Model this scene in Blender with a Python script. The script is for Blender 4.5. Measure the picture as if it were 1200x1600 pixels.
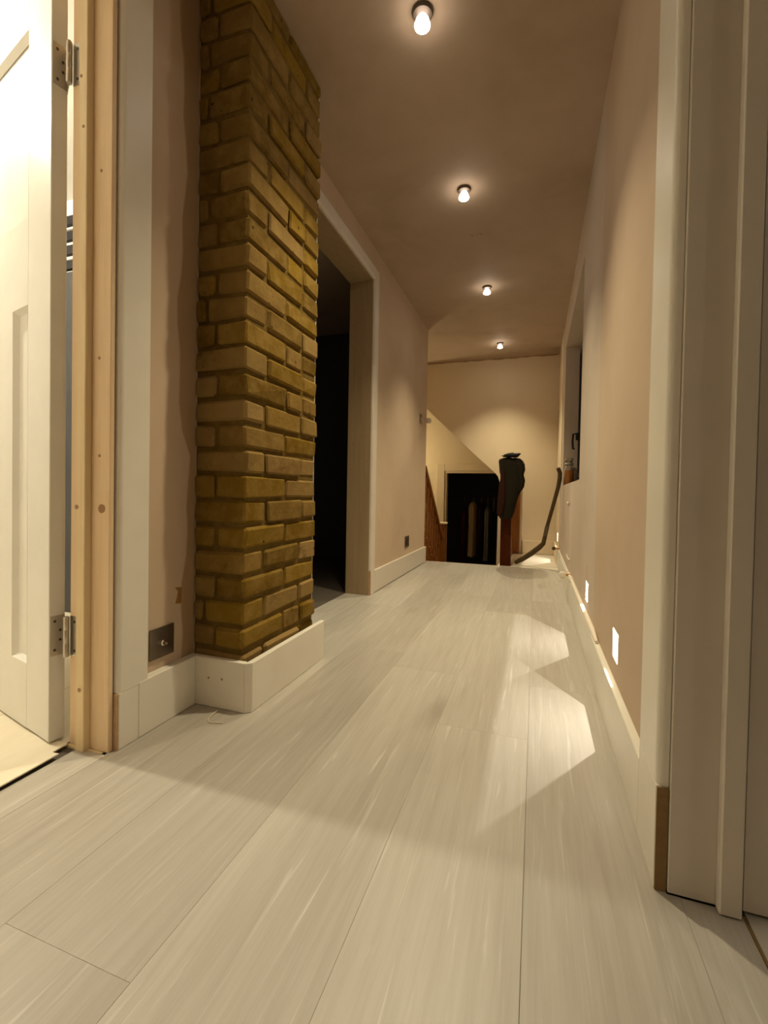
import bpy, bmesh, math, random
from mathutils import Vector, Matrix, noise
random.seed(7)
for o in list(bpy.data.objects): bpy.data.objects.remove(o)
S = bpy.context.scene
COL = S.collection
# ------------------------------------------------------------------ camera
YAW, PIT, ROL, CH = .3258, .0177, .0179, .6437
cam = bpy.data.cameras.new('camera'); co = bpy.data.objects.new('camera', cam); COL.objects.link(co)
cam.sensor_fit = 'VERTICAL'; cam.sensor_height = 36; cam.lens = 36*701/1600
cam.shift_y = -(800-781.7)/1600
cam.clip_start = .01
co.location = (0, 0, CH)
co.matrix_world = Matrix.Translation((0, 0, CH)) @ Matrix.Rotation(YAW, 4, 'Z') @ Matrix.Rotation(math.pi/2-PIT, 4, 'X') @ Matrix.Rotation(ROL, 4, 'Z')
S.camera = co
# ------------------------------------------------------------------ world, exposure
w = bpy.data.worlds.new('night'); S.world = w; w.use_nodes = True
w.node_tree.nodes['Background'].inputs[0].default_value = (.010, .011, .014, 1)
w.node_tree.nodes['Background'].inputs[1].default_value = .3
S.view_settings.view_transform = 'Standard'; S.view_settings.look = 'None'
S.view_settings.gamma = 1; S.view_settings.use_curve_mapping = False
S.view_settings.exposure = 0.0
WARM = (1, .865, .585)
SPOT_W = [84, 78, 78, 82]       # the four hallway bulbs, nearest first
BULB_E = 130
ROOM_L_W, ROOM_R_W, LANDING_W, STEP_W = 92, 12, 17, 5.5

# ------------------------------------------------------------------ materials
def mat(name, col, rough=.6, metal=0, spec=.4):
    m = bpy.data.materials.new(name); m.use_nodes = True
    b = m.node_tree.nodes['Principled BSDF']
    b.inputs['Base Color'].default_value = (*col, 1); b.inputs['Roughness'].default_value = rough
    b.inputs['Metallic'].default_value = metal; b.inputs['Specular IOR Level'].default_value = spec
    return m
class NT:
    def __init__(s, m): s.m = m; s.t = m.node_tree; s.b = s.t.nodes['Principled BSDF']
    def n(s, typ, **kw):
        x = s.t.nodes.new(typ)
        for k, v in kw.items():
            if k in x.inputs: x.inputs[k].default_value = v
            else: setattr(x, k, v)
        return x
    def l(s, a, b): s.t.links.new(a, b)
    def ramp(s, fac, stops):
        r = s.n('ShaderNodeValToRGB'); e = r.color_ramp.elements
        while len(e) < len(stops): e.new(.5)
        for i, (p, c) in enumerate(stops): e[i].position = p; e[i].color = (*c, 1)
        s.l(fac, r.inputs[0]); return r.outputs[0]
    def coord(s, scale=(1, 1, 1), rand=0):
        tc = s.n('ShaderNodeTexCoord'); mp = s.n('ShaderNodeMapping'); mp.inputs['Scale'].default_value = scale
        s.l(tc.outputs['Object'], mp.inputs[0])
        if rand:
            oi = s.n('ShaderNodeObjectInfo'); mu = s.n('ShaderNodeVectorMath', operation='SCALE')
            cx = s.n('ShaderNodeCombineXYZ')
            for i in range(3): s.l(oi.outputs['Random'], cx.inputs[i])
            s.l(cx.outputs[0], mu.inputs[0]); mu.inputs['Scale'].default_value = rand
            s.l(mu.outputs[0], mp.inputs['Location'])
        return mp.outputs[0]
    def noise(s, vec, sc, det=4, rough=.55, dist=0):
        x = s.n('ShaderNodeTexNoise'); x.inputs['Scale'].default_value = sc; x.inputs['Detail'].default_value = det
        x.inputs['Roughness'].default_value = rough; x.inputs['Distortion'].default_value = dist
        s.l(vec, x.inputs['Vector']); return x.outputs['Fac']
    def mix(s, fac, a, b, mode='MIX'):
        x = s.n('ShaderNodeMix', data_type='RGBA', blend_type=mode)
        for sock, v in ((x.inputs[0], fac), (x.inputs[6], a), (x.inputs[7], b)):
            if hasattr(v, 'links') or hasattr(v, 'is_linked'): s.l(v, sock)
            elif isinstance(v, tuple): sock.default_value = (*v, 1)
            else: sock.default_value = v
        return x.outputs[2]
    def bump(s, h, strength=.2, dist=.01):
        x = s.n('ShaderNodeBump'); x.inputs['Strength'].default_value = strength; x.inputs['Distance'].default_value = dist
        s.l(h, x.inputs['Height']); s.l(x.outputs[0], s.b.inputs['Normal'])
    def col(s, c): s.l(c, s.b.inputs['Base Color'])

def plaster(name, c1, c2, c3, rough=.7):
    m = mat(name, c1, rough, spec=.25); N = NT(m); v = N.coord()
    a = N.noise(v, 1.6, 5, .6, .4); c = N.ramp(a, [(.32, c3), (.47, c1), (.62, c2)])
    bnoise = N.noise(v, 7, 6, .65); c = N.mix(.35, c, N.ramp(bnoise, [(.3, c1), (.7, c2)]))
    N.col(c); N.bump(N.noise(v, 26, 5, .6), .06, .006); return m
M_PL = plaster('bare_plaster', (.55, .42, .295), (.59, .46, .335), (.49, .365, .245))
M_PLL = plaster('pale_bare_plaster', (.56, .465, .37), (.60, .505, .41), (.52, .425, .33))
M_CE = plaster('ceiling_plaster', (.44, .34, .255), (.48, .375, .29), (.37, .28, .20))
M_PATCH = plaster('damp_plaster', (.36, .24, .135), (.40, .27, .16), (.32, .21, .115))
M_CREAM = plaster('cream_paint', (.70, .58, .40), (.72, .60, .42), (.67, .55, .37), .55)
M_ROOM = plaster('room_white_paint', (.78, .76, .71), (.80, .78, .73), (.75, .73, .68), .6)
M_DIM = mat('unlit_room_shade', (.07, .07, .07), .8)  # shade of unlit interiors put into the wall colour

def paint(name, c, rough=.4):
    m = mat(name, c, rough, spec=.35); N = NT(m); v = N.coord()
    a = N.noise(v, 9, 4); N.col(N.ramp(a, [(.3, tuple(x*.95 for x in c)), (.65, c)]))
    N.bump(N.noise(N.coord((60, 60, 6)), 1.2, 3), .03, .004); return m
M_WHITE = paint('white_primer', (.80, .76, .66), .42)
M_DOOR = paint('white_door_paint', (.82, .80, .74), .38)
M_WHITE2 = paint('white_satin_paint', (.66, .60, .51), .42)

def wood(name, ca, cb, scale=(22, 22, 1.4), rough=.5, bump=.05, rand=0):
    m = mat(name, ca, rough, spec=.35); N = NT(m); v = N.coord(scale, rand)
    a = N.noise(v, 1.5, 6, .6, 1.2); c = N.ramp(a, [(.3, cb), (.62, ca)])
    N.col(c); N.bump(a, bump, .004); return m
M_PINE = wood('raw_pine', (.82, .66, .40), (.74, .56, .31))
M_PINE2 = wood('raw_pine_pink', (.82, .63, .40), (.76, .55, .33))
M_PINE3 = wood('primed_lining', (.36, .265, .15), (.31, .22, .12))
M_KNOT = mat('pine_knot', (.34, .19, .085), .6)
M_MDF = wood('raw_mdf', (.25, .155, .06), (.21, .125, .045), (30, 30, 30), .8)
M_MDF2 = wood('raw_mdf_pale', (.47, .32, .18), (.41, .27, .15), (30, 30, 30), .8)
M_ORANGE = wood('stained_pine', (.24, .085, .015), (.15, .05, .009), (25, 25, 3), .32)
M_MAROON = wood('dark_stained_newel', (.07, .015, .002), (.045, .009, .001), (25, 25, 3), .5)
M_MAROON.node_tree.nodes['Principled BSDF'].inputs['Specular IOR Level'].default_value = .08
M_STICK = wood('brown_stick', (.095, .06, .018), (.06, .035, .011), (20, 20, 6), .55)

# laminate planks
def laminate():
    m = mat('oak_laminate', (.5, .46, .4), .34, spec=.38); N = NT(m)
    v = N.coord((9, .75, 1), 37.0); oi = N.n('ShaderNodeObjectInfo')
    g = N.noise(v, 1.5, 8, .68, 1.6)
    base = N.ramp(g, [(.25, (.385, .35, .295)), (.45, (.50, .465, .40)), (.72, (.575, .545, .475))])
    fine = N.noise(N.coord((120, 4, 1), 11.0), 1.0, 5, .7, .4)
    base = N.mix(.38, base, N.ramp(fine, [(.32, (.37, .335, .28)), (.6, (.62, .595, .53))]))
    wv = N.n('ShaderNodeTexWave', wave_type='RINGS', rings_direction='Z')
    wv.inputs['Scale'].default_value = 1.1; wv.inputs['Distortion'].default_value = 5.0; wv.inputs['Detail'].default_value = 3; wv.inputs['Detail Scale'].default_value = 1.2
    N.l(N.coord((9, .8, 1), 23.0), wv.inputs['Vector'])
    base = N.mix(.15, base, N.ramp(wv.outputs['Fac'], [(.35, (.58, .55, .485)), (.9, (.36, .32, .265))]))
    big = N.noise(N.coord((3.2, .9, 1), 5.0), 1.0, 3)
    base = N.mix(.42, base, N.ramp(big, [(.33, (.41, .37, .31)), (.6, (.57, .54, .47))]))
    fl_ = N.noise(N.coord((75, 3.2, 1), 29.0), 1.0, 3, .6, .6)
    base = N.mix(N.ramp(fl_, [(.60, (0, 0, 0)), (.74, (.75,)*3)]), base, (.70, .68, .62))
    tone = N.ramp(oi.outputs['Random'], [(0, (.76, .745, .73)), (1, (.92, .915, .905))])
    base = N.mix(1.0, base, tone, 'MULTIPLY')
    kn = N.n('ShaderNodeTexVoronoi'); kn.inputs['Scale'].default_value = 1.0
    N.l(N.coord((4.0, 1.25, 1), 17.0), kn.inputs['Vector'])
    base = N.mix(N.ramp(kn.outputs['Distance'], [(.0, (.45, .45, .45)), (.16, (0, 0, 0))]), base, (.21, .165, .12))
    N.col(base); N.l(N.ramp(fine, [(.3, (.40,)*3), (.7, (.30,)*3)]), N.b.inputs['Roughness'])
    N.bump(fine, .05, .002); return m
M_LAM = laminate()
M_LAND = mat('landing_floor_vinyl', (.66, .60, .49), .5)
M_SUB = mat('dark_subfloor', (.10, .08, .06), .9)
M_SHEET = wood('pale_board_floor', (.80, .72, .55), (.76, .67, .50), (14, 3, 1), .5, .02)

def brickmat():
    m = mat('stock_brick', (.3, .2, .05), .95, spec=.04); N = NT(m)
    v = N.coord((1, 1, 1), 31.0); oi = N.n('ShaderNodeObjectInfo')
    c0 = N.ramp(oi.outputs['Random'], [(0, (.145, .084, .010)), (.25, (.215, .130, .015)), (.45, (.21, .13, .04)), (.65, (.12, .070, .009)), (.85, (.30, .20, .075)), (1, (.185, .113, .038))])
    a = N.noise(v, 16, 6, .65); c = N.mix(N.ramp(a, [(.42, (0, 0, 0)), (.70, (.55,)*3)]), c0, (.31, .205, .065))
    d = N.noise(v, 9, 5, .7, .3); c = N.mix(N.ramp(d, [(.28, (.7,)*3), (.42, (0, 0, 0))]), c, (.085, .045, .009))
    p = N.n('ShaderNodeTexVoronoi'); p.inputs['Scale'].default_value = 30; N.l(v, p.inputs['Vector'])
    pit = N.ramp(p.outputs['Distance'], [(.10, (1, 1, 1)), (.17, (0, 0, 0))])
    sel = N.ramp(N.noise(v, 11, 2), [(.58, (0, 0, 0)), (.62, (1, 1, 1))])
    c = N.mix(N.mix(1.0, pit, sel, 'MULTIPLY'), c, (.04, .025, .012))
    N.col(c)
    N.bump(N.noise(v, 48, 7, .7), .7, .006); return m
M_BRICK = brickmat()
def mortarmat():
    m = mat('mortar', (.25, .165, .055), .95, spec=.1); N = NT(m); v = N.coord()
    N.col(N.ramp(N.noise(v, 30, 6), [(.3, (.105, .064, .012)), (.7, (.16, .102, .026))])); N.bump(N.noise(v, 90, 5), .5, .003); return m
M_MORT = mortarmat()
M_STEEL = mat('brushed_steel', (.52, .48, .42), .34, .9)
M_SCREW = mat('dark_screw', (.10, .08, .06), .5, .8)
M_NICKEL = mat('black_nickel_plate', (.20, .165, .13), .25, .85)
M_CHROME = mat('chrome', (.75, .72, .66), .12, 1)
M_BLACK = mat('black_plastic', (.012, .012, .012), .4)
M_DKMET = mat('dark_bulb_collar', (.11, .085, .07), .45, .4)
M_COPPER = mat('copper_pipe', (.52, .25, .10), .35, .9)
M_PIPE = mat('white_plastic_pipe', (.80, .72, .60), .35)
M_COAT = mat('charcoal_coat', (.019, .015, .008), .97, spec=.15)
M_COATL = mat('maroon_coat_lining', (.035, .010, .005), .9, spec=.15)
M_CAP = mat('black_cap', (.008, .007, .007), .85)
M_TAPE = mat('brown_tape', (.30, .155, .035), .5)
M_STR = mat('pale_cord', (.75, .66, .48), .6)
M_GLASS = mat('clear_glass', (1, 1, 1), .03); M_GLASS.node_tree.nodes['Principled BSDF'].inputs['Transmission Weight'].default_value = 1
M_ORJ = mat('orange_preserve', (.62, .20, .02), .25)
M_DRK = mat('dark_rack', (.015, .015, .017), .5)
M_DRKG = mat('dark_grey_panel', (.055, .055, .055), .6)
def emis(name, col, e):
    m = bpy.data.materials.new(name); m.use_nodes = True; b = m.node_tree.nodes['Principled BSDF']
    b.inputs['Base Color'].default_value = (.8, .8, .8, 1); b.inputs['Emission Color'].default_value = (*col, 1); b.inputs['Emission Strength'].default_value = e
    return m
M_BULB = emis('lit_bulb_face', (1, .88, .74), BULB_E)
M_BULBS = emis('lit_bulb_glass', (1, .84, .66), 10.0)
M_LED = emis('lit_step_lens', (1, .93, .80), 9)
M_HOUS = mat('white_housing', (.85, .82, .75), .4)

# ------------------------------------------------------------------ mesh helpers
class MB:
    def __init__(s): s.v = []; s.f = []
    def hexa(s, c):                       # 8 corners: 0-3 bottom ccw, 4-7 top
        i = len(s.v); s.v += [tuple(p) for p in c]
        s.f += [(i+3, i+2, i+1, i), (i+4, i+5, i+6, i+7), (i, i+1, i+5, i+4), (i+1, i+2, i+6, i+5), (i+2, i+3, i+7, i+6), (i+3, i, i+4, i+7)]
        return s
    def box(s, x0, x1, y0, y1, z0, z1):
        return s.hexa([(x0, y0, z0), (x1, y0, z0), (x1, y1, z0), (x0, y1, z0), (x0, y0, z1), (x1, y0, z1), (x1, y1, z1), (x0, y1, z1)])
    def prism(s, poly, ax, a, b):         # polygon in the two other axes, extruded along ax from a to b
        def P(u, v, t): return {'x': (t, u, v), 'y': (u, t, v), 'z': (u, v, t)}[ax]
        n = len(poly); i = len(s.v)
        s.v += [P(u, v, a) for u, v in poly] + [P(u, v, b) for u, v in poly]
        s.f += [tuple(range(i, i+n))[::-1], tuple(range(i+n, i+2*n))] + [(i+k, i+(k+1) % n, i+n+(k+1) % n, i+n+k) for k in range(n)]
        return s
    def loft(s, rings, close=True):
        n = len(rings[0]); i = len(s.v)
        for r in rings: s.v += [tuple(p) for p in r]
        for a in range(len(rings)-1):
            for k in range(n):
                s.f.append((i+a*n+k, i+a*n+(k+1) % n, i+(a+1)*n+(k+1) % n, i+(a+1)*n+k))
        if close:
            s.f.append(tuple(i+k for k in range(n))[::-1]); s.f.append(tuple(i+(len(rings)-1)*n+k for k in range(n)))
        return s
    def lathe(s, c, prof, n=24, ax='z', close=True):
        R = []
        for r, t in prof:
            ring = []
            for k in range(n):
                a = 2*math.pi*k/n; u, v = r*math.cos(a), r*math.sin(a)
                ring.append({'z': (c[0]+u, c[1]+v, c[2]+t), 'x': (c[0]+t, c[1]+u, c[2]+v), 'y': (c[0]+u, c[1]+t, c[2]+v)}[ax])
            R.append(ring)
        return s.loft(R, close)
    def tube(s, pts, rad, n=10, flat=1):
        pts = [Vector(p) for p in pts]; rad = rad if isinstance(rad, (list, tuple)) else [rad]*len(pts); R = []
        ref = Vector((.31, .93, .17)).normalized()
        for i, p in enumerate(pts):
            t = (pts[min(i+1, len(pts)-1)]-pts[max(i-1, 0)]).normalized(); a = t.cross(ref).normalized(); b = t.cross(a)
            R.append([p+a*rad[i]*math.cos(2*math.pi*k/n)+b*rad[i]*flat*math.sin(2*math.pi*k/n) for k in range(n)])
        return s.loft(R)
    def build(s, name, m, parent=None, bevel=0, seg=2, smooth=False):
        me = bpy.data.meshes.new(name); me.from_pydata(s.v, [], s.f)
        bm = bmesh.new(); bm.from_mesh(me)
        bmesh.ops.recalc_face_normals(bm, faces=bm.faces)
        if bevel: bmesh.ops.bevel(bm, geom=list(bm.edges), offset=bevel, segments=seg, affect='EDGES', profile=.5, clamp_overlap=True)
        bm.to_mesh(me); bm.free()
        if smooth:
            for p in me.polygons: p.use_smooth = True
            try: me.set_sharp_from_angle(angle=math.radians(50))
            except Exception: pass
        me.materials.append(m)
        o = bpy.data.objects.new(name, me); COL.objects.link(o)
        if parent: o.parent = parent
        return o
def B(x0, x1, y0, y1, z0, z1): return MB().box(x0, x1, y0, y1, z0, z1)
def st(o): o['kind'] = 'structure'; return o
def tag(o, label, cat, group=None):
    o['label'] = label; o['category'] = cat
    if group: o['group'] = group
    return o
def thing(name, label, cat, loc, group=None):
    o = bpy.data.objects.new(name, None); COL.objects.link(o); o.location = loc; o.empty_display_size = .05
    o['_o'] = list(loc); return tag(o, label, cat, group)
def put(mb, name, m, t, **kw):            # part given in world coordinates, parented to an Empty at t.location
    L = Vector(t['_o']) if '_o' in t else Vector((0, 0, 0))
    mb.v = [(p[0]-L.x, p[1]-L.y, p[2]-L.z) for p in mb.v]
    o = mb.build(name, m, t, **kw)
    return o
def sub(mb, name, m, part, t, **kw):
    L = Vector(t['_o']); mb.v = [(p[0]-L.x, p[1]-L.y, p[2]-L.z) for p in mb.v]
    return mb.build(name, m, part, **kw)
def grid_wall(ax, lo, hi, t0, t1, holes, z0=0, z1=2.16):
    """slab in the (u, z) plane, u along the wall, thickness t0..t1 on axis ax, with rectangular holes"""
    us = sorted({lo, hi, *[h[0] for h in holes], *[h[1] for h in holes]}); zs = sorted({z0, z1, *[h[2] for h in holes], *[h[3] for h in holes]})
    us = [u for u in us if lo <= u <= hi]; zs = [z for z in zs if z0 <= z <= z1]
    mb = MB(); vi = {}
    def V(u, z, t):
        k = (round(u, 5), round(z, 5), t)
        if k not in vi: vi[k] = len(mb.v); mb.v.append((t, u, z) if ax == 'x' else (u, t, z) if ax == 'y' else (u, z, t))
        return vi[k]
    def solid(i, j):
        if i < 0 or j < 0 or i >= len(us)-1 or j >= len(zs)-1: return False
        cu, cz = (us[i]+us[i+1])/2, (zs[j]+zs[j+1])/2
        return not any(h[0] < cu < h[1] and h[2] < cz < h[3] for h in holes)
    for i in range(len(us)-1):
        for j in range(len(zs)-1):
            if not solid(i, j): continue
            q = [(us[i], zs[j]), (us[i+1], zs[j]), (us[i+1], zs[j+1]), (us[i], zs[j+1])]
            mb.f.append(tuple(V(*p, t0) for p in q)); mb.f.append(tuple(V(*p, t1) for p in q[::-1]))
            for (a, b), (di, dj) in zip(((0, 1), (1, 2), (2, 3), (3, 0)), ((0, -1), (1, 0), (0, 1), (-1, 0))):
                if not solid(i+di, j+dj): mb.f.append((V(*q[a], t0), V(*q[b], t0), V(*q[b], t1), V(*q[a], t1)))
    return mb

H = 2.16; WL = -.98; WLB = -1.095; WR = .216; YS = 4.15; YF = 5.17
# ------------------------------------------------------------------ room shell
STEP_Y = [1.365, 2.09, 4.72]
st(grid_wall('x', -1.3, 4.10, WLB, WL, [(.03, .822, -1, 1.965), (1.60, 2.64, -1, 1.98)]).build('wall_left', M_PL))
st(grid_wall('x', -1.3, 1.85, WR, WR+.1, [(.06, .86, -1, 1.98), (STEP_Y[0]-.04, STEP_Y[0]+.04, .195, .347)]).build('wall_right', M_PL))
st(grid_wall('x', 1.85, 4.42, WR, WR+.19, [(2.58, 4.10, .73, 1.90), (STEP_Y[1]-.04, STEP_Y[1]+.04, .195, .347)]).build('wall_window', M_PLL))
st(grid_wall('x', 4.42, 7.3, WR-.003, WR+.19, [(STEP_Y[2]-.04, STEP_Y[2]+.04, .195, .347)], -1.2).build('wall_landing', M_CREAM))
st(B(-3.4, 3.0, -1.4, 7.4, H, H+.1).build('ceiling', M_CE))
st(B(-3.3, 3.0, -1.4, -1.3, 0, H).build('wall_back', M_PL))
# far wall: full height on the right, cut along a diagonal above the stairwell
diag = [(-2.2, 2.16), (-2.2, 1.93+.6), (.22, 2.16)]
st(MB().prism([(.215, -1.2), (.215, H), (-2.15, H), (-2.15, 2.12), (-1.60, 1.99), (-1.056, 1.462), (-.754, 1.172), (-.440, .885), (-.405, .845), (-.385, .78), (-.382, .70), (-.397, .44), (-.412, -1.2)], 'y', YF, YF+.03).build('wall_far', M_CREAM))
# lower landing, stairwell and the cupboard behind it
YB = 6.0
st(grid_wall('y', -2.2, .22, YB, YB+.09, [(-1.175, -.40, -1.05, .95)], -1.15, H).build('wall_stairwell', M_CREAM))
st(B(-2.2, .22, 4.06, YB, -1.15, -1.05).build('floor_stairwell', M_SUB))
st(B(-2.2, -2.1, 4.06, YB, -1.05, H).build('wall_stair_side', M_CREAM))
st(B(-3.3, -.985, 4.0, 4.06, -1.05, H).build('wall_stair_back', M_CREAM))
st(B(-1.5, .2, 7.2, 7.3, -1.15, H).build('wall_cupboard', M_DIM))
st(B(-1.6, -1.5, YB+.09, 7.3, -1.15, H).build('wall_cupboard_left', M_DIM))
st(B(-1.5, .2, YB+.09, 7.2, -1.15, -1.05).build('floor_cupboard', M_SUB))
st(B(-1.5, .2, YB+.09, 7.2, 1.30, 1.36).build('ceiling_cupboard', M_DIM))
# side rooms
st(B(-3.2, WLB, -.55, -.45, 0, H-.012).build('wall_room_left_bounce', M_ROOM)); st(B(-3.2, WLB, -.45, 1.72, H-.012, H-.001).build('ceiling_room_left', M_ROOM))  # unseen partition added, with white ceiling slab, to bounce light onto the pine
st(B(-3.2, -1.0, 3.97, 4.0, 0, H).build('wall_room_dark_far', M_DIM)); st(B(-3.2, -3.15, 1.8, 3.97, 0, H).build('wall_room_dark_side', M_DIM))  # extra wall faces, coloured dark for the unlit room's shade
st(B(-3.3, -3.2, -1.3, 4.0, 0, H).build('wall_rooms_left', M_ROOM))
st(B(-3.2, WLB, 1.72, 1.80, 0, H).build('wall_rooms_divider', M_ROOM))
st(B(2.8, 2.9, -1.3, 1.95, 0, H).build('wall_rooms_right', M_ROOM))
st(B(WR+.1, 2.8, 1.86, 1.95, 0, H).build('wall_room_right_far', M_ROOM))
st(B(-3.2, -1.12, 1.80, 4.0, -.02, -.001).build('floor_room_dark', M_SUB))
st(B(.3225, 2.8, -1.3, 1.86, -.02, -.0005).build('floor_room_right', M_LAM))
st(B(.3155, .323, -1.3, .83, -.02, -.003).build('trim_12', M_MDF))

# ------------------------------------------------------------------ floor of laminate planks
fl = st(B(-1.06, .318, -1.3, YS, -.12, -.012).build('floor', M_SUB))
PW = .24; rows = [-1.205+PW*k for k in range(7)]
def plank(x0, x1, y0, y1):
    g = .0001; cx, cy = (x0+x1)/2, (y0+y1)/2; hx, hy = (x1-x0)/2-g, (y1-y0)/2-g; c = .0004
    mb = MB(); R = [[(-hx, -hy, -.012), (hx, -hy, -.012), (hx, hy, -.012), (-hx, hy, -.012)], [(-hx, -hy, -c), (hx, -hy, -c), (hx, hy, -c), (-hx, hy, -c)],
                    [(-hx+c, -hy+c, 0), (hx-c, -hy+c, 0), (hx-c, hy-c, 0), (-hx+c, hy-c, 0)]]
    o = mb.loft(R).build('plank', M_LAM, fl); o.location = (cx, cy, 0); return o
def plank_poly(pr, pl):
    if len({round(p[0], 4) for p in pr}) == 1 and len({round(p[0], 4) for p in pl}) == 1:
        return plank(pl[0][0], pr[0][0], pr[0][1], pr[-1][1])
    pts = []
    for p in pr+pl[::-1]:
        if not pts or abs(pts[-1][0]-p[0])+abs(pts[-1][1]-p[1]) > 1e-6: pts.append(p)
    cx, cy = sum(p[0] for p in pts)/len(pts), sum(p[1] for p in pts)/len(pts); ys = [p[1] for p in pts]
    g = .0005; q = [(x-cx, (y+g if y == min(ys) else y-g if y == max(ys) else y)-cy) for x, y in pts]
    xs = [p[0] for p in q]; q = [((x+g if x == min(xs) else x-g if x == max(xs) else x), y) for x, y in q]
    o = MB().prism(q, 'z', -.012, 0).build('plank', M_LAM, fl); o.location = (cx, cy, 0); return o
for r, x0 in enumerate(rows):
    x1 = x0+PW; off = [-.42, -.15, .44, .30, -.055, .30, .15][r]; y = -1.3-1.285+((off+1.3) % 1.285)
    while y < YS:
        a, b = max(y, -1.3), min(y+1.285, YS)
        if b-a > .02:
            br = sorted({a, b, *[v for v in (.03, .09, .80, .83, 1.62, 2.61) if a < v < b]})
            poly_r, poly_l = [], []
            for p, q in zip(br, br[1:]):
                m = (p+q)/2
                lo = -1.055 if .03 < m < .80 else -1.13 if 1.62 < m < 2.61 else WL
                hi = .316 if .09 < m < .83 else WR
                u0, u1 = max(x0, lo), min(x1, hi)
                if u1-u0 > .005: poly_r += [(u1, p), (u1, q)]; poly_l += [(u0, p), (u0, q)]
                elif poly_r: plank_poly(poly_r, poly_l); poly_r, poly_l = [], []
            if poly_r: plank_poly(poly_r, poly_l)
        y += 1.285
st(B(-.99, -.285, YS, YS+.02, -.03, -.0005).build('trim_1', M_WHITE2, bevel=.004))       # stair nosing
st(B(-.285, WR, YS+.001, YF, -.12, -.003).build('floor_landing', M_LAND))
# left room: pale sheet flooring whose edge lifts over the dark joint
sh = MB(); R = []
for yy, xe in ((.03, -1.058), (.2, -1.056), (.4, -1.057), (.6, -1.055), (.755, -1.059), (.7552, -1.088), (.80, -1.09)):
    lift = .010 if xe > -1.08 else .004
    R.append([(xe, yy, lift), (xe-.10, yy, .005), (-1.40, yy, .003), (-1.40, yy, 0), (xe-.10, yy, .002), (xe, yy, lift-.003)])
sh.loft(R)
st(B(-3.2, -1.40, -1.3, 1.72, -.02, .003).build('floor_room_left', M_SHEET)); st(sh.build('floor_threshold', M_SHEET))
st(B(-1.40, -1.10, .80, 1.72, -.02, .002).build('floor_threshold_2', M_SHEET))
st(B(-1.40, -1.10, -1.3, .03, -.02, .002).build('floor_threshold_3', M_SHEET))
st(B(-1.40, -1.06, .03, .80, -.02, -.006).build('floor_joint', M_SUB))

# ------------------------------------------------------------------ skirting, architraves, linings
SK = .145
def skirt(name, poly, m=M_WHITE): return st(MB().prism(poly, 'z', 0, SK).build(name, m, bevel=.002, seg=1))
skirt('baseboard_left', [(WL, .884), (WL+.027, .884), (WL+.027, 1.086), (WL, 1.086)])
skirt('baseboard_chimney', [(WL, 1.086), (-.782, 1.086), (-.782, 1.104), (WL, 1.104)])
skirt('baseboard_chimney_side', [(-.7815, 1.086), (-.7635, 1.1), (-.7635, 1.565), (-.7815, 1.565)])
skirt('baseboard_right', [(WR, .962), (WR-.018, .962), (WR-.018, 4.40), (WR, 4.40)])
skirt('baseboard_landing', [(WR-.003, 4.47), (WR-.021, 4.47), (WR-.021, YF), (WR-.003, YF)], M_CREAM)
skirt('baseboard_hall', [(WL, 2.692), (WL+.018, 2.692), (WL+.018, 4.10), (WL, 4.10)], M_WHITE2)
skirt('baseboard_far', [(-.13, YF-.016), (WR-.021, YF-.016), (WR-.021, YF), (-.13, YF)], M_CREAM)
for o in bpy.data.objects:
    if o.name == 'baseboard_hall':
        for v in o.data.vertices: v.co.z = max(v.co.z, .006)     # gap under the board
# architraves: rounded inner edge
def arch_profile(t, wd):                  # (out from wall, along wall) from inner edge to outer edge
    pts = [(0, 0)]
    for k in range(6):
        a = math.pi/2*k/5; pts.append((t-.011+.011*math.sin(a), .011-.011*math.cos(a)))
    return pts+[(t, wd-.002), (t-.002, wd), (0, wd)]
# left doorway: far leg and plinth
st(MB().prism([(WL+p, .8245+q) for p, q in arch_profile(.026, .089)], 'z', .140, H-.14).build('trim_2', M_WHITE))
st(B(WL, WL+.026, .826, .884, 0, .1395).build('trim_3', M_WHITE, bevel=.0015, seg=1))
st(B(WL+.0, WL+.0255, .8215, .8258, 0, .1385).build('trim_4', M_MDF2))
# right doorway
st(MB().prism([(WR-p, .836+q) for p, q in arch_profile(.018, .124)], 'z', .172, H).build('trim_5', M_WHITE))
st(B(WR-.018, WR, .8365, .962, 0, .1715).build('trim_6', M_WHITE, bevel=.0015, seg=1))
st(B(WR-.017, WR-.0005, .8325, .8362, 0, .170).build('trim_7', M_MDF))
# right lining with stop (white)
d2 = st(B(WR+.001, WR+.10, .829, .860, .003, 1.98).build('door_2', M_WHITE2, bevel=.0012, seg=1))
B(.282, .312, .813, .8295, .002, 1.965).build('door_stop', M_WHITE2, d2, bevel=.002, seg=1)
B(.3185, .46, .829, .862, .006, 1.98).build('lining_board', M_WHITE2, d2)
B(WR+.001, WR+.10, .06, .09, .003, 1.98).build('door_jamb', M_WHITE2, d2)
B(WR+.001, WR+.10, .09, .829, 1.95, 1.98).build('head_jamb', M_WHITE2, d2)
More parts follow.
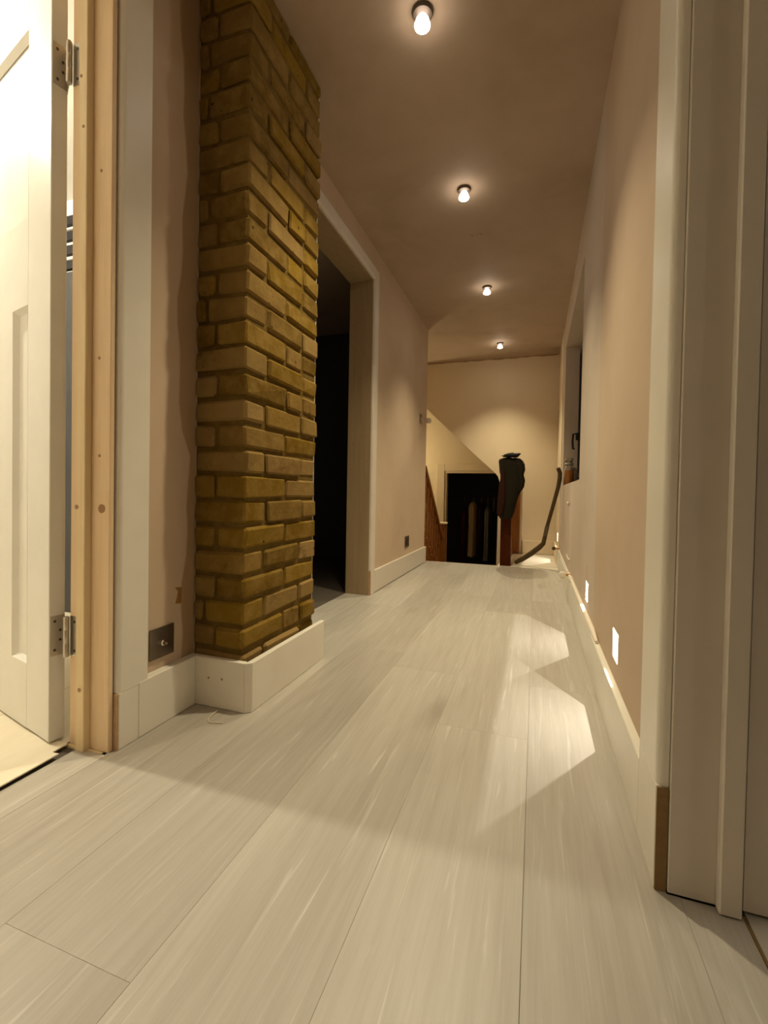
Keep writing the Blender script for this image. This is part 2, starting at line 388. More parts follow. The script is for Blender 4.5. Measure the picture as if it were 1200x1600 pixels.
# middle doorway lining and architrave
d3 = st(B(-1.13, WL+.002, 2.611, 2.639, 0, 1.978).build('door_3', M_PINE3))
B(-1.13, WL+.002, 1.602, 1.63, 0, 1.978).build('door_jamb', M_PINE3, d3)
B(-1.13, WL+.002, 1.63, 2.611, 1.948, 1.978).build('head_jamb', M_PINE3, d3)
kb = MB(); rk = random.Random(5)
for k in range(22):
    z = .1+1.8*k/22+rk.uniform(-.03, .03); x = rk.choice([-1.105, -1.03, -1.00])+rk.uniform(-.01, .01); r = rk.uniform(.003, .006)
    kb.lathe((x, 2.6108, z), [(r, -.0006), (r, .002)], 8, 'y')
kb = kb.build('nail_holes', M_KNOT, d3); kb['kind'] = 'stuff'
st(MB().prism([(WL+p, 2.616+q) for p, q in arch_profile(.018, .070)], 'z', .152, 2.02).build('trim_8', M_WHITE2))
st(MB().prism([(WL+p, 1.954+q) for p, q in arch_profile(.018, .070)], 'y', 1.56, 2.615).build('trim_9', M_WHITE2))
for o in bpy.data.objects:
    if o.name == 'trim_9':
        pass
st(B(WL, WL+.018, 2.619, 2.690, 0, .1515).build('trim_10', M_WHITE2, bevel=.0015, seg=1))
st(B(WL+.0005, WL+.017, 2.6125, 2.6187, 0, .150).build('trim_11', M_MDF2))

# left doorway: raw pine lining, door hung on the far jamb
d1 = st(B(-1.095, -.967, .808, .8205, 0, 1.965).build('door_frame_1', M_PINE2, bevel=.001, seg=1)); d1.name = 'door_frame_1'
stop = B(-1.053, -1.026, .7905, .8085, -.004, 1.952).build('door_stop', M_PINE, d1, bevel=.0015, seg=1)
B(-1.095, -.967, .031, .058, 0, 1.965).build('door_jamb', M_PINE2, d1)
B(-1.095, -.967, .058, .808, 1.938, 1.965).build('head_jamb', M_PINE2, d1)
B(-1.094, -.968, .80, .8081, -.012, .0).build('sill_piece', M_PINE, d1)
for (x, y, z, r) in ((-.992, .8078, .592, .011), (-1.000, .8078, .72, .004), (-1.003, .8078, .955, .004), (-1.040, .7903, .15, .005), (-1.000, .8078, 1.40, .004), (-1.037, .7903, 1.5, .004), (-1.052, .7903, .595, .006), (-1.045, .7903, 1.62, .004)):
    MB().lathe((x, y, z), [(r, -.0005), (r*.9, .002)], 12, 'y').build('knot', M_KNOT, d1)

# the door itself: local u runs along the door from the hinge edge, n is the face towards the camera
DU = Vector((-.973, .2308, 0)).normalized(); DN = Vector((-DU.y, DU.x, 0))
if DN.y > 0: DN = -DN
D0 = Vector((-1.130, .780, .008)); DT = .035; DH = 1.925; DW = .735
door = st(bpy.data.objects.new('door_1', None)); COL.objects.link(door); door['_o'] = [0, 0, 0]
def dp(u, n, z): p = D0+DU*u-DN*n; return (p.x, p.y, p.z+z)
def dbox(u0, u1, n0, n1, z0, z1): return MB().hexa([dp(u0, n0, z0), dp(u1, n0, z0), dp(u1, n1, z0), dp(u0, n1, z0), dp(u0, n0, z1), dp(u1, n0, z1), dp(u1, n1, z1), dp(u0, n1, z1)])
STL = .128
for a in (0, DW-STL): dbox(a, a+STL, 0, DT, 0, DH).build('stile', M_DOOR, door, bevel=.0015, seg=1)
for z0, z1 in ((0, .170), (1.105, 1.330), (1.805, DH)): dbox(STL, DW-STL, 0, DT, z0, z1).build('rail', M_DOOR, door)
pw = (DW-2*STL-2*.095)/3
for k in range(3):
    u0 = STL+k*(pw+.095); dbox(u0, u0+pw, .012, DT-.012, .170, 1.105).build('panel', M_DOOR, door)
    if k < 2: dbox(u0+pw, u0+pw+.095, 0, DT, .170, 1.105).build('mullion', M_DOOR, door)
    f = MB()                                            # chamfer moulding round each lower panel
    def cham(u0, u1, z0, z1):
        c = .012
        for q in ([(u0, 0, z0), (u0, 0, z1), (u0+c, c, z1-c), (u0+c, c, z0+c)], [(u1, 0, z0), (u1, 0, z1), (u1-c, c, z1-c), (u1-c, c, z0+c)],
                  [(u0, 0, z0), (u1, 0, z0), (u1-c, c, z0+c), (u0+c, c, z0+c)], [(u0, 0, z1), (u1, 0, z1), (u1-c, c, z1-c), (u0+c, c, z1-c)]):
            i = len(f.v); f.v += [dp(*p) for p in q]; f.v += [dp(p[0], c+.0004, p[2]) for p in q]
            f.f += [(i, i+1, i+2, i+3), (i, i+4, i+5, i+1), (i+3, i+2, i+6, i+7), (i+4, i+7, i+6, i+5), (i, i+3, i+7, i+4), (i+1, i+5, i+6, i+2)]
    cham(u0, u0+pw, .170, 1.105); f.build('moulding', M_DOOR, door)
dbox(STL, DW-STL, .014, DT-.014, 1.330, 1.805).build('panel', M_DOOR, door)
f = MB(); cham(STL, DW-STL, 1.330, 1.805); f.build('moulding', M_DOOR, door)
MB().lathe(dp(DW-.06, -.045, 1.0), [(.024, -.012), (.028, 0), (.024, .012)], 16, 'y').build('door_handle', M_CHROME, door)
# hinges
for zc in (.272, 1.672):
    kx, ky = -1.0945, .7975
    hg = MB().lathe((kx, ky, zc-.05), [(.0062, 0), (.0068, .003), (.0068, .0325), (.0062, .0335), (.0068, .0345), (.0068, .066), (.0062, .067), (.0068, .068), (.0068, .097), (.0055, .10)], 14).build('hinge', M_STEEL, door, smooth=True)
    # leaf on the door edge and leaf on the jamb
    e = -.0012; z0, z1 = zc-.05-.008, zc+.05-.008
    MB().hexa([dp(e, .003, z0), dp(0, .003, z0), dp(0, .0345, z0), dp(e, .0345, z0), dp(e, .003, z1), dp(0, .003, z1), dp(0, .034, z1), dp(e, .034, z1)]).build('hinge_leaf', M_STEEL, hg)
    B(-1.0935, -1.0612, .8062, .8084, zc-.05, zc+.05).build('hinge_leaf', M_STEEL, hg)
    q = dp(-.0006, .0345, 0)
    MB().hexa([(q[0], q[1]-.002, zc-.058), (kx, ky-.001, zc-.05), (kx, ky+.001, zc-.05), (q[0], q[1], zc-.058), (q[0], q[1]-.002, zc+.042), (kx, ky-.001, zc+.05), (kx, ky+.001, zc+.05), (q[0], q[1], zc+.042)]).build('hinge_web', M_STEEL, hg)
    sc = MB()
    for dz in (-.036, -.012, .012, .036):
        sc.lathe((-1.078 if abs(dz) > .02 else -1.066, .8058, zc+dz), [(.0035, -.0002), (.0035, .001)], 10, 'y')
        p = dp(-.0013, .012 if abs(dz) > .02 else .024, zc-.008+dz); sc.lathe(p, [(.0032, 0), (.0032, .0012)], 10, 'x')
    sc.build('screw', M_SCREW, hg)

# ------------------------------------------------------------------ chimney breast of bricks
XC, Y1, Y2 = -.80, 1.105, 1.545
ch = thing('chimney_breast', 'exposed yellow stock brick chimney breast rising from white skirting to ceiling', 'chimney', (-.9, 1.3, 0))
put(B(WL, XC-.008, Y1+.008, Y2-.007, 0, H), 'mortar_core', M_MORT, ch)
put(B(XC-.024, XC-.006, Y2-.0068, Y2-.0045, 0, H), 'joint_light_strip', M_WHITE, ch)  # white strip added to mimic dots of light in the joints
rb = random.Random(11)
def brick(x0, x1, y0, y1, z0, z1):
    L = Vector(ch['_o']); j = lambda: rb.uniform(-.0035, .0035); proud = rb.uniform(-.003, .004)
    mb = MB(); x1 += proud if x1 > XC-.002 else 0; y0 -= rb.uniform(-.002, .004) if y0 < Y1+.002 else 0
    c = [(x, y, z) for z in (z0, z1) for (x, y) in ((x0, y0), (x1, y0), (x1, y1), (x0, y1))]
    ctr = Vector(((x0+x1)/2, (y0+y1)/2, (z0+z1)/2))
    mb.hexa([(p[0]+j()-ctr.x, p[1]+j()-ctr.y, p[2]+j()-ctr.z) for p in c])
    o = mb.build('brick', M_BRICK, ch, bevel=rb.uniform(.0045, .009), seg=1); o.location = ctr-L
zc = .165-.075*1; k = -1; XW = WL+.001
while zc < H:
    z0, z1 = zc+.006, min(zc+.0685, H-.001)
    if z1-z0 > .015:
        e = rb.uniform(-.006, .006)
        if k % 2 == 0:      # corner brick shows a header on the front and a stretcher on the side
            brick(XC-.102+e, XC, Y1, Y1+.215+e, z0, z1); brick(XW, XC-.112+e, Y1, Y1+.10, z0, z1)
            if rb.random() < .8: brick(XC-.102, XC, Y1+.225+e, Y2, z0, z1)
            else: brick(XC-.102, XC, Y1+.225+e, Y1+.327, z0, z1); brick(XC-.102, XC, Y1+.337, Y2, z0, z1)
        else:
            if rb.random() < .6: brick(XW, XC, Y1, Y1+.102+e, z0, z1)
            else: brick(XC-.135+e, XC, Y1, Y1+.102+e, z0, z1); brick(XW, XC-.145+e, Y1, Y1+.10, z0, z1)
            brick(XC-.102, XC, Y1+.112+e, Y1+.325+e, z0, z1); brick(XC-.102, XC, Y1+.335+e, Y2, z0, z1)
    zc += .075; k += 1
# unskimmed strip of wall beside the bricks (ragged edge, one piece)
R = []
for i in range(28):
    z = SK+(H-SK)*i/27; yy = 1.066-.022*(1 if z > .75 else 0)-.012*math.sin(z*7)-.006*math.sin(z*23)
    R.append([(WL+.0002, yy, z), (WL+.0016, yy+.003, z), (WL+.0016, 1.1045, z), (WL+.0002, 1.1045, z)])
MB().loft(R).build('plaster_strip', M_PATCH, bpy.data.objects['wall_left'])

# small marks: pencil on the ceiling and floor, ragged joint above the far wall, knots in the skirting
M_PENCIL = mat('pencil', (.20, .145, .10), .8)
mk = MB()
for (xa, ya, xb, yb) in ((-.395, 2.66, -.385, 2.69), (-.385, 2.69, -.375, 2.665), (-.365, 2.675, -.352, 2.675), (-.345, 2.66, -.335, 2.685), (-.335, 2.685, -.325, 2.67)):
    mk.tube([(xa, ya, H-.0003), (xb, yb, H-.0003)], .0011, 4)
mk.build('pencil_mark', M_PENCIL, bpy.data.objects['ceiling'])
rj = random.Random(9)
MB().tube([(-2.0+2.2*k/40, YF-.003, H-.004+rj.uniform(-.003, .002)) for k in range(41)], [.004+rj.random()*.007 for k in range(41)], 6).build('ragged_joint', M_PATCH, bpy.data.objects['wall_far'])
for xx, zz in ((-.905, .086), (-.858, .088)): MB().lathe((xx, 1.0858, zz), [(.0035, -.0004), (.0035, .002)], 8, 'y').build('knot', M_KNOT, bpy.data.objects['baseboard_chimney'])

# ------------------------------------------------------------------ window
wn = st(bpy.data.objects.new('window_1', None)); COL.objects.link(wn); wn['_o'] = [0, 0, 0]
fx0, fx1 = WR+.115, WR+.18
for a in ((2.58, 4.10, .731, .785), (2.58, 4.10, 1.845, 1.90), (2.58, 2.635, .785, 1.845), (4.045, 4.10, .785, 1.845), (3.31, 3.37, .785, 1.845)):
    B(fx0, fx1, *a).build('window_frame', M_BLACK, wn, bevel=.004, seg=1)
for a in ((3.37, 4.045, .785, .83), (3.37, 4.045, 1.80, 1.845), (3.37, 3.415, .83, 1.80), (4.00, 4.045, .83, 1.80)):
    B(fx0-.012, fx1-.01, *a).build('sash', M_BLACK, wn, bevel=.004, seg=1)
for a in ((2.64, 3.308, .79, 1.84), (3.42, 3.998, .835, 1.795)): B(fx0+.03, fx0+.036, *a).build('pane', M_GLASS, wn)
wh = B(fx0-.03, fx0-.012, 3.99, 4.02, 1.10, 1.16).build('window_handle', M_BLACK, wn, bevel=.004)
MB().tube([(fx0-.025, 4.005, 1.15), (fx0-.05, 4.005, 1.15), (fx0-.054, 4.005, 1.09), (fx0-.05, 4.005, 1.03), (fx0-.035, 4.005, 1.03)], .009, 8).build('lever', M_BLACK, wh)

# ------------------------------------------------------------------ ceiling spotlights
LY = [1.395, 2.26, 3.37, 4.65]; LX = -.372
def spot(x, y, label, watts, group='bare spotlight bulbs along the hallway ceiling', wide=False):
    t = thing('ceiling_spotlight', label, 'spotlight', (x, y, H), group)
    put(MB().lathe((x, y, H), [(.018, -.0), (.033, -.0005), (.034, -.004), (.030, -.012), (.018, -.014)], 24), 'collar', M_DKMET, t, smooth=True)
    put(MB().lathe((x, y, H), [(.012, -.013), (.014, -.020), (.020, -.026), (.0245, -.040), (.025, -.043)], 24), 'reflector', M_BULBS, t, smooth=True)
    put(MB().lathe((x, y, H), [(.0245, -.0425), (.0235, -.047), (.014, -.050), (.003, -.051)], 24), 'bulb_face', M_BULB, t, smooth=True)
    L = bpy.data.lights.new('spot_beam', 'POINT' if wide else 'SPOT'); L.energy = watts; L.color = (1, .915, .72) if wide else WARM; L.shadow_soft_size = .02
    if not wide: L.spot_size = math.radians(98); L.spot_blend = 1.0
    o = bpy.data.objects.new('spot_beam', L); COL.objects.link(o); o.parent = t; o.location = (0, 0, -.058)
    return t
NM = ['nearest ceiling spotlight bulb, above the brick chimney, cut by the photo top', 'second ceiling spotlight bulb, before the faint pencil mark on ceiling', 'third ceiling spotlight bulb, throwing a star of light on the ceiling', 'farthest ceiling spotlight bulb, over the stair landing']
for y, nme, wt in zip(LY, NM, SPOT_W): spot(LX, y, nme, wt)
spot(-1.95, .772, 'spotlight bulb on the ceiling of the left room', ROOM_L_W, 'spotlight bulbs in side rooms', True)
spot(LX, -.70, 'added fill spotlight bulb, unseen behind the camera, before the nearest one', 35)  # unseen bulb added so its bounce brightens the door jambs
spot(2.1, .10, 'spotlight bulb on the ceiling of the right room', ROOM_R_W, 'spotlight bulbs in side rooms', True)
lt = thing('landing_fill_lamp', 'unseen frosted wall lamp added to light the lower stair landing', 'lamp', (-2.09, 5.35, 1.1))  # lamp added out of view to light the wall below the diagonal
put(MB().lathe((-2.10, 5.35, 1.1), [(.05, 0), (.05, .015), (.02, .02), (.02, .05)], 20, 'x'), 'wall_plate', M_WHITE, lt)
put(MB().lathe((-2.03, 5.35, 1.06), [(.03, 0), (.05, .03), (.05, .08), (.03, .11)], 20), 'lamp_shade', M_BULBS, lt, smooth=True)
L = bpy.data.lights.new('landing_fill_light', 'POINT'); L.energy = LANDING_W; L.color = (1, .84, .50); L.shadow_soft_size = .05
o = bpy.data.objects.new('landing_fill_light', L); COL.objects.link(o); o.parent = lt; o.location = (.15, 0, .02)

# ------------------------------------------------------------------ low wall step lights (recessed boxes)
SN = ['glowing square step light low on the pink wall, nearest the camera', 'glowing square step light low on the pink wall, second along', 'glowing square step light low on the cream wall by the landing, farthest']
for y, nme in zip(STEP_Y, SN):
    t = thing('step_light', nme, 'step light', (WR, y, .195), 'step lights along the right wall')
    a = .0395; x0, x1 = WR+.0005, WR+.045; z0, z1 = .1955, .345
    hs = MB()      # five thin sides of an open box reaching up behind the wall face
    hs.box(x0, x1, y-a-.002, y-a, z0, z1).box(x0, x1, y+a, y+a+.002, z0, z1).box(x1, x1+.002, y-a-.002, y+a+.002, z0, z1)
    hs.box(x0, x1, y-a, y+a, z0-.002, z0).box(x0, x1, y-a, y+a, z1-.002, z1)
    put(B(WR-(.003 if y > 4 else 0), x0+.0015, y-.04, y+.04, .2748, .347), 'cover', M_CREAM if y > 4 else M_PL, t)
    put(hs, 'housing', M_HOUS, t)
    put(B(x1-.004, x1-.001, y-.034, y+.034, .200, .272), 'lens', M_LED, t)
    L = bpy.data.lights.new('step_beam', 'POINT'); L.energy = STEP_W; L.color = (1, .96, .86); L.shadow_soft_size = .0007
    o = bpy.data.objects.new('step_beam', L); COL.objects.link(o); o.parent = t; o.location = (.026, 0, .296-.195)
    for o in bpy.data.objects: pass

# ------------------------------------------------------------------ plates on the walls
t = thing('aerial_socket', 'square black nickel aerial socket plate on plaster beside the chimney', 'socket', (WL, .981, .216))
put(B(WL+.0003, WL+.005, .939, 1.024, .174, .259), 'plate', M_NICKEL, t, bevel=.0015)
cx = put(MB().lathe((WL+.005, .983, .214), [(.0085, 0), (.0085, .003), (.0055, .004), (.0055, .013), (.0035, .013), (.0035, .008)], 16, 'x'), 'connector', M_CHROME, t, smooth=True)
t = thing('hall_socket', 'small dark metal socket plate above the skirting on far left wall', 'socket', (WL, 3.485, .25))
put(B(WL+.0003, WL+.006, 3.43, 3.545, .207, .295), 'plate', M_NICKEL, t, bevel=.0015)
put(B(WL+.006, WL+.0075, 3.45, 3.485, .228, .262), 'outlet', M_BLACK, t)
put(B(WL+.006, WL+.0085, 3.505, 3.525, .255, .275), 'rocker', M_BLACK, t)
t = thing('light_switch', 'dark metal light switch plate at the end of left wall', 'switch', (WL, 3.88, 1.3))
put(B(WL+.0003, WL+.006, 3.838, 3.922, 1.257, 1.340), 'plate', M_NICKEL, t, bevel=.0015)
put(B(WL+.006, WL+.009, 3.870, 3.890, 1.285, 1.312), 'rocker', M_STEEL, t)
o = MB().lathe((WL+.0, 4.099, 1.32), [(.020, 0), (.026, .004), (.026, .014), (.018, .022)], 18, 'y').build('round_sensor', M_PIPE, smooth=True)
for v in o.data.vertices: v.co.x += .018
tag(o, 'small round white sensor at the corner where the left wall ends', 'sensor')
# torn brown tape
poly = [(1.030, .3575), (1.085, .353), (1.085, .306), (1.050, .308), (1.032, .311), (1.038, .330), (1.042, .345)]
tag(MB().prism(poly, 'x', WL+.0002, WL+.0012).build('tape_scrap', M_TAPE), 'torn scrap of brown tape on plaster above the aerial socket', 'tape')
# thin loop of cord on the floor
tag(MB().tube([(-.86, 1.075, .002), (-.858, 1.05, .004), (-.850, 1.02, .002), (-.838, 1.010, .002), (-.815, 1.016, .002), (-.800, 1.020, .0018)], .0013, 6).build('cord_offcut', M_STR), 'pale bent offcut of cord lying on floor by chimney skirting', 'cord')

# ------------------------------------------------------------------ radiator pipe tails on the right wall
def valve(y, label, big, m):
    t = thing('radiator_valve', label, 'valve', (WR, y, .165), 'capped radiator pipe tails along right skirting')
    put(MB().tube([(WR, y, .163), (WR-.05, y, .163)], .0075, 10), 'pipe_tail', M_COPPER, t, smooth=True)
    if big:
        put(MB().lathe((WR-.052, y-.038, .163), [(.010, 0), (.020, .003), (.021, .030), (.012, .036), (.012, .048)], 18, 'y'), 'valve_cap', M_PIPE, t, smooth=True)
        put(MB().lathe((WR-.05, y+.012, .163), [(.013, 0), (.013, .02), (.009, .026)], 14, 'y'), 'nut', M_SCREW, t, smooth=True)
    else:
        put(MB().lathe((WR-.05, y-.02, .163), [(.012, 0), (.016, .004), (.016, .03), (.010, .036)], 14, 'y'), 'nut', M_SCREW, t, smooth=True)
    return t
t = valve(2.93, 'white capped radiator valve on copper tail above right skirting', True, M_PIPE)
valve(4.35, 'small dark radiator valve on the right wall nearer the landing', False, M_PIPE)
p = MB().tube([(WR-.010, 3.02, .157), (WR-.010, 2.5, .157), (WR-.010, 1.80, .157), (WR-.010, 1.66, .151)], [.0105, .0105, .0105, .005], 12).build('pipe', M_PIPE, smooth=True)
tag(p, 'long white plastic pipe lying along the top of right skirting', 'pipe')
MB().lathe((WR-.010, 2.78, .157), [(.013, 0), (.013, .05)], 12, 'y').build('pipe_collar', M_PIPE, p, smooth=True)
p = MB().tube([(WR-.009, 4.30, .153), (WR-.009, 3.10, .153)], .007, 10).build('pipe', M_PIPE, smooth=True)
tag(p, 'thinner white pipe running from capped valve on toward the landing', 'pipe')
# pale ridges on the wall below the window
for i, (y, z, lab) in enumerate(((3.35, .60, 'pale curved ridge on the wall below the window'), (3.25, .235, 'pale low ridge on wall just above the capped valve'))):
    pts = [(WR-.001, y+.30*(k/8-.5), z-.012*math.sin(math.pi*k/8)) for k in range(9)]
    tag(MB().tube(pts, [.001]+[.005]*7+[.001], 6).build('pale_ridge', M_PIPE), lab, 'filler')

# ------------------------------------------------------------------ jar on the window sill
jx, jy, jz = .256, 4.03, .731
t = thing('jar', 'glass jar of orange preserve with crinkled top on window sill', 'jar', (jx, jy, jz))
put(MB().lathe((jx, jy, jz), [(.034, 0), (.037, .004), (.037, .13), (.024, .15), (.024, .165), (.022, .165), (.022, .148), (.035, .128), (.035, .006), (.001, .005)], 20, close=False), 'glass', M_GLASS, t, smooth=True)
put(MB().lathe((jx, jy, jz), [(.032, .008), (.0335, .012), (.0335, .118), (.032, .122)], 20), 'preserve', M_ORJ, t, smooth=True)
R = []
for r, z in ((.026, .160), (.034, .175), (.022, .19), (.034, .205), (.030, .222), (.012, .224)):
    R.append([(jx+r*(1+.22*rb.uniform(-1, 1))*math.cos(2*math.pi*k/12), jy+r*(1+.22*rb.uniform(-1, 1))*math.sin(2*math.pi*k/12), jz+z) for k in range(12)])
put(MB().loft(R), 'crinkled_cover', mat('greyish_film', (.30, .25, .18), .3), t)
tag(MB().prism([(WR+.002, 3.90), (WR+.113, 3.90), (WR+.113, 4.098), (WR+.002, 4.098)], 'z', .7302, .7309).build('sill_shade', mat('dark_sill_shade', (.03, .022, .015), .8)), 'dark painted shade under the orange jar on window sill', 'shade')  # shadow at the jar's foot, put in as a thin dark sheet

# ------------------------------------------------------------------ bent brown stick in the corner
pts = [(-0.165, 4.3, 0.018), (-0.109, 4.28, 0.054), (-0.027, 4.25, 0.116), (0.043, 4.21, 0.182), (0.073, 4.19, 0.219), (0.087, 4.17, 0.295), (0.101, 4.14, 0.376), (0.141, 4.08, 0.551), (0.176, 4.02, 0.709), (0.186, 4.0, 0.783), (0.186, 3.99, 0.83), (0.17, 3.98, 0.872)]
s_ = MB().tube(pts, [.017, .023, .024, .023, .020, .017, .016, .016, .017, .018, .018, .016], 10, .8).build('bent_stick', M_STICK, smooth=True)
tag(s_, 'long bent brown stick leaning in the far right corner', 'stick')
MB().tube([(0.087, 4.17, 0.295), (0.101, 4.14, 0.376)], .0185, 10, .85).build('tape_wrap', mat('grey_tape', (.13, .10, .055), .6), s_, smooth=True)

# ------------------------------------------------------------------ landing balustrade
def spindle(mb, x, y, z0, z1, r=.016):
    h = z1-z0; sq = .18*h
    mb.box(x-r, x+r, y-r, y+r, z0, z0+sq).box(x-r, x+r, y-r, y+r, z1-sq, z1)
    mb.lathe((x, y, z0), [(r*.9, sq), (r*1.1, sq+.02*h), (r*.6, sq+.04*h), (r*1.1, sq+.12*h), (r*.75, h*.5), (r*.7, h-sq-.08*h), (r*1.1, h-sq-.03*h), (r*.8, h-sq)], 10)
    return mb
t = thing('landing_balustrade', 'dark stained landing balustrade whose newel post carries the charcoal coat', 'balustrade', (-.25, 4.25, 0))
put(B(-.297, -.203, 4.20, 4.294, -.25, .84), 'newel_post', M_MAROON, t, bevel=.004)
put(MB().lathe((-.25, 4.247, .84), [(.03, 0), (.045, .01), (.045, .03), (.02, .05)], 16), 'newel_cap', M_MAROON, t, smooth=True)
hn = put(B(-.290, -.158, 5.12, YF, 0, .92), 'half_newel', M_ORANGE, t, bevel=.003)
put(B(-.278, -.218, 4.294, 5.12, .82, .87), 'handrail', M_ORANGE, t, bevel=.012)
put(B(-.275, -.225, 4.294, 5.12, .0, .03), 'base_rail', M_ORANGE, t, bevel=.003)
for k in range(6): put(spindle(MB(), -.25, 4.40+.12*k, .03, .82), 'spindle', M_ORANGE, t)
# stairs
t = thing('staircase', 'carpet-less stained stairs going down from the landing edge', 'stairs', (-.65, 4.17, -1.05))
for k in range(5):
    y = YS+.02+.19*k; z = -.21*k
    put(B(-.98, -.315, y, y+.015, z-.21, z-.002 if k == 0 else z-.03), 'riser', M_ORANGE, t)
    if k < 4: put(B(-.98, -.315, y-.015, y+.19, z-.235, z-.21), 'tread', M_ORANGE, t, bevel=.006)
st(B(-.312, -.298, YS, YF, -1.05, -.004).build('wall_stair_string', M_CREAM))
# stair balustrade on the left
t = thing('stair_balustrade', 'orange-brown stair balustrade with turned spindles sloping down left of stairwell', 'balustrade', (-1.0, 4.15, -.2))
xr = -1.0; ya, za, yb, zb = 4.104, .905, 4.96, .175; sl = (zb-za)/(yb-ya)
def rz(y): return za+sl*(y-ya)
def slope_beam(x0, x1, y0, y1, top, bot): return MB().prism([(y0, rz(y0)+top), (y1, rz(y1)+top), (y1, rz(y1)+bot), (y0, rz(y0)+bot)], 'x', x0, x1)
put(slope_beam(xr-.03, xr+.03, ya, yb, 0, -.055), 'handrail', M_ORANGE, t, bevel=.008)
put(slope_beam(xr-.02, xr+.016, ya, 5.0, -.66, -1.0), 'string', M_ORANGE, t, bevel=.004)
for k in range(7):
    y = 4.165+.113*k
    put(spindle(MB(), xr, y, rz(y)-.68, rz(y)-.05, .017), 'spindle', M_ORANGE, t)
put(B(xr-.055, xr+.045, 4.965, 5.06, -1.05, .30), 'newel_post', M_ORANGE, t, bevel=.003)
put(B(xr-.07, xr+.06, 4.95, 5.075, .30, .318), 'newel_cap', M_CREAM, t, bevel=.003)

# ------------------------------------------------------------------ coat and cap on the newel post
def drape(rows, n=26, folds=.010, seed=1, freq=5):
    R = []
    for i, (x0, x1, y0, y1, z) in enumerate(rows):
        cx, cy, rx, ry = (x0+x1)/2, (y0+y1)/2, (x1-x0)/2, (y1-y0)/2; ring = []
        for k in range(n):
            a = 2*math.pi*k/n; f = 1+folds/max(rx, .02)*math.sin(freq*a+seed+i*.22)+.05*noise.noise(Vector((math.cos(a)*2, math.sin(a)*2+seed, z*6)))
            ca, sa = math.cos(a), math.sin(a); p = 2.6
            q = (abs(ca)**p+abs(sa)**p)**(-1/p)
            ring.append((cx+rx*f*q*ca, cy+ry*f*q*sa, z+.006*math.sin(3*a+seed)))
        R.append(ring)
    return R
t = thing('coat', 'charcoal coat hung over the newel post at the stair head', 'coat', (-.22, 4.2, .43))
rows = [(-.300, -.200, 4.13, 4.185, .432), (-.327, -.182, 4.115, 4.192, .483), (-.322, -.164, 4.105, 4.193, .57), (-.316, -.146, 4.10, 4.193, .63), (-.312, -.128, 4.10, 4.194, .67), (-.308, -.110, 4.095, 4.194, .70), (-.302, -.100, 4.095, 4.194, .745), (-.297, -.096, 4.095, 4.194, .785), (-.303, -.112, 4.095, 4.194, .822), (-.310, -.098, 4.095, 4.194, .855), (-.318, -.102, 4.098, 4.36, .915), (-.322, -.118, 4.11, 4.365, .945), (-.318, -.14, 4.12, 4.35, .966), (-.27, -.19, 4.17, 4.30, .974)]
put(MB().loft(drape(rows, folds=.004)), 'body', M_COAT, t, smooth=True)
rows = [(-.318, -.290, 4.10, 4.14, .455), (-.322, -.270, 4.092, 4.14, .50), (-.316, -.255, 4.085, 4.13, .60), (-.308, -.258, 4.083, 4.13, .70), (-.298, -.262, 4.085, 4.13, .78), (-.300, -.275, 4.09, 4.13, .86)]
put(MB().loft(drape(rows, 16, .004, 3, 3)), 'lining', M_COATL, t, smooth=True)['label'] = 'maroon-brown lining'
rows = [(-.150, -.118, 4.085, 4.15, .68), (-.150, -.100, 4.08, 4.16, .715), (-.145, -.094, 4.075, 4.16, .77), (-.15, -.108, 4.08, 4.16, .82), (-.15, -.096, 4.08, 4.16, .865), (-.17, -.105, 4.09, 4.15, .92)]
put(MB().loft(drape(rows, 16, .006, 5, 4)), 'sleeve', M_COAT, t, smooth=True)
t = thing('cap', 'flat black cap lying on top of the charcoal coat', 'cap', (-.21, 4.2, .98))
rows = [(-.29, -.155, 4.13, 4.30, .988), (-.285, -.145, 4.13, 4.30, .998), (-.255, -.135, 4.14, 4.28, 1.008), (-.215, -.150, 4.17, 4.25, 1.014)]
put(MB().loft(drape(rows, 20, .003, 2, 3)), 'crown', M_CAP, t, smooth=True)
put(MB().prism([(-.30, 4.14), (-.26, 4.085), (-.20, 4.08), (-.16, 4.13), (-.2, 4.17), (-.27, 4.17)], 'z', .986, .992), 'brim', M_CAP, t, bevel=.002)

# ------------------------------------------------------------------ cupboard doorway and clothes
d4 = st(B(-1.175, -1.14, YB-.012, YB+.10, -1.05, .95).build('door_4', M_CREAM))
B(-.435, -.40, YB-.012, YB+.10, -1.05, .95).build('door_jamb', M_CREAM, d4); B(-1.14, -.435, YB-.012, YB+.10, .918, .95).build('head_jamb', M_CREAM, d4)
B(-1.275, -1.165, YB-.03, YB, -1.05, 1.04).build('architrave', M_CREAM, d4, bevel=.006); B(-1.165, -.36, YB-.03, YB, .945, 1.04).build('architrave', M_CREAM, d4, bevel=.006)
tag(MB().tube([(-1.5, 6.62, .60), (.2, 6.62, .60)], .0125, 10).build('clothes_rail', M_DRK, smooth=True), 'dark clothes rail across the dark cupboard', 'rail')
GM = [('burgundy', (.10, .018, .018)), ('cream', (.52, .42, .25)), ('dark brown', (.05, .022, .015)), ('grey-white', (.40, .38, .34)), ('dark teal', (.02, .06, .055))]
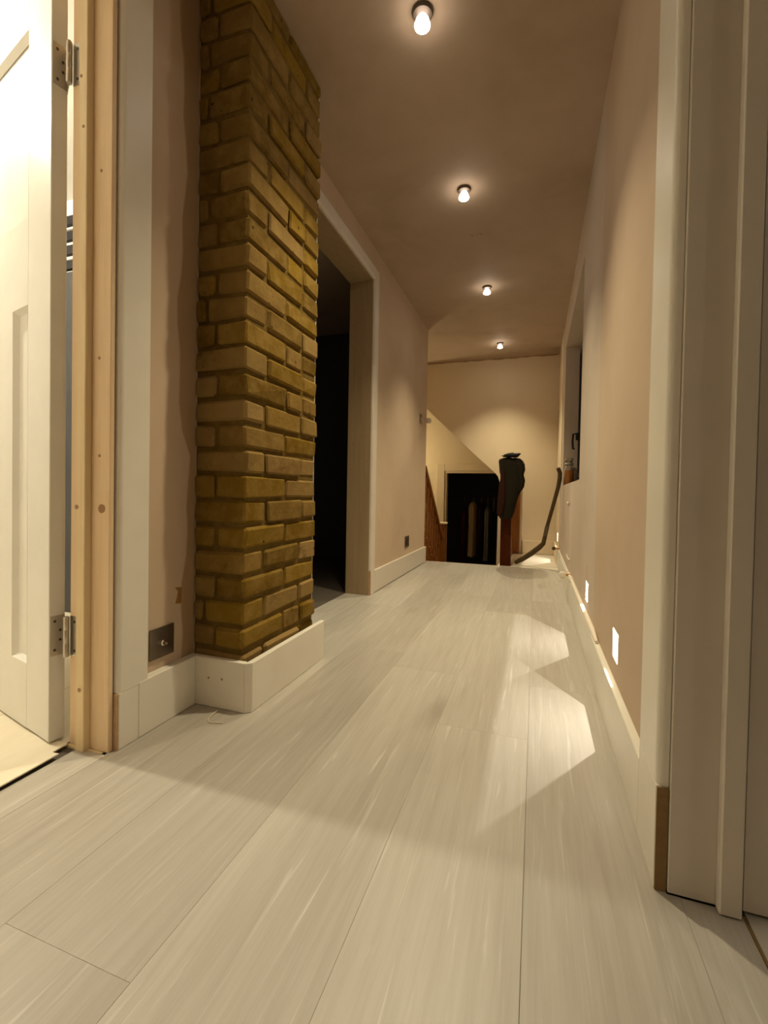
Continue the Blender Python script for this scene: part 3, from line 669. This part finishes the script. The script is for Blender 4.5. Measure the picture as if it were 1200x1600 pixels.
GL = ['burgundy garment hanging left of the cream one in cupboard', 'long cream garment hanging in the middle of the dark cupboard', 'dark brown garment hanging just right of the cream one', 'grey-white shirt hanging near the right side of cupboard', 'dark teal garment hanging farthest right in the cupboard']
GS = [(-1.02, -.945, -.31, .42), (-.92, -.795, -.25, .52), (-.772, -.715, -.28, .50), (-.692, -.615, -.30, .45), (-.59, -.55, -.34, .38)]
for (cn, c), lab, (x0, x1, z0, z1) in zip(GM, GL, GS):
    cx = (x0+x1)/2; wd = (x1-x0)/2
    t = thing('hanging_garment', lab, 'garment', (cx, 6.62, z0), 'clothes hanging in the cupboard')
    sk = .12*wd*math.sin(cx*31); h = z1-z0
    rows = [(cx-wd*1.0+sk, cx+wd*.9+sk, 6.42, 6.82, z0), (cx-wd*.85+sk, cx+wd*.85, 6.43, 6.81, z0+.22*h), (cx-wd*.92, cx+wd*.85, 6.44, 6.80, z0+.55*h), (cx-wd*.9, cx+wd*.95, 6.42, 6.82, z0+.84*h), (cx-wd*.8, cx+wd*.85, 6.42, 6.82, z0+.92*h), (cx-wd*.5, cx+wd*.5, 6.46, 6.78, z0+.975*h), (cx-.012, cx+.012, 6.56, 6.68, z1+.01)]
    put(MB().loft(drape(rows, 22, .006, cx*20, 6)), 'cloth', mat(cn+'_cloth', c, .9, spec=.1), t, smooth=True)
    put(MB().tube([(cx, 6.62, z1), (cx, 6.62, .612), (cx, 6.64, .622), (cx, 6.645, .605)], .003, 6), 'hanger_hook', M_STEEL, t)

# ------------------------------------------------------------------ dark slatted rack in the left room, seen through the door gap
t = thing('slatted_rack', 'black slatted rack in left room, glimpsed through the door hinge gap', 'rack', (-2.28, 1.66, 0))
for z0, z1 in ((1.958, 2.003), (1.881, 1.926), (1.811, 1.856), (1.737, 1.779)): put(B(-2.75, -2.10, 1.64, 1.66, z0, z1), 'slat', M_DRK, t, bevel=.002)
put(B(-2.75, -2.10, 1.645, 1.66, 0, 1.725), 'back_panel', M_DRKG, t)
for x in (-2.75, -2.12): put(B(x, x+.02, 1.66, 1.70, 0, 2.05), 'upright', M_DRK, t)
for o in bpy.data.objects:
    if '_o' in o: del o['_o']
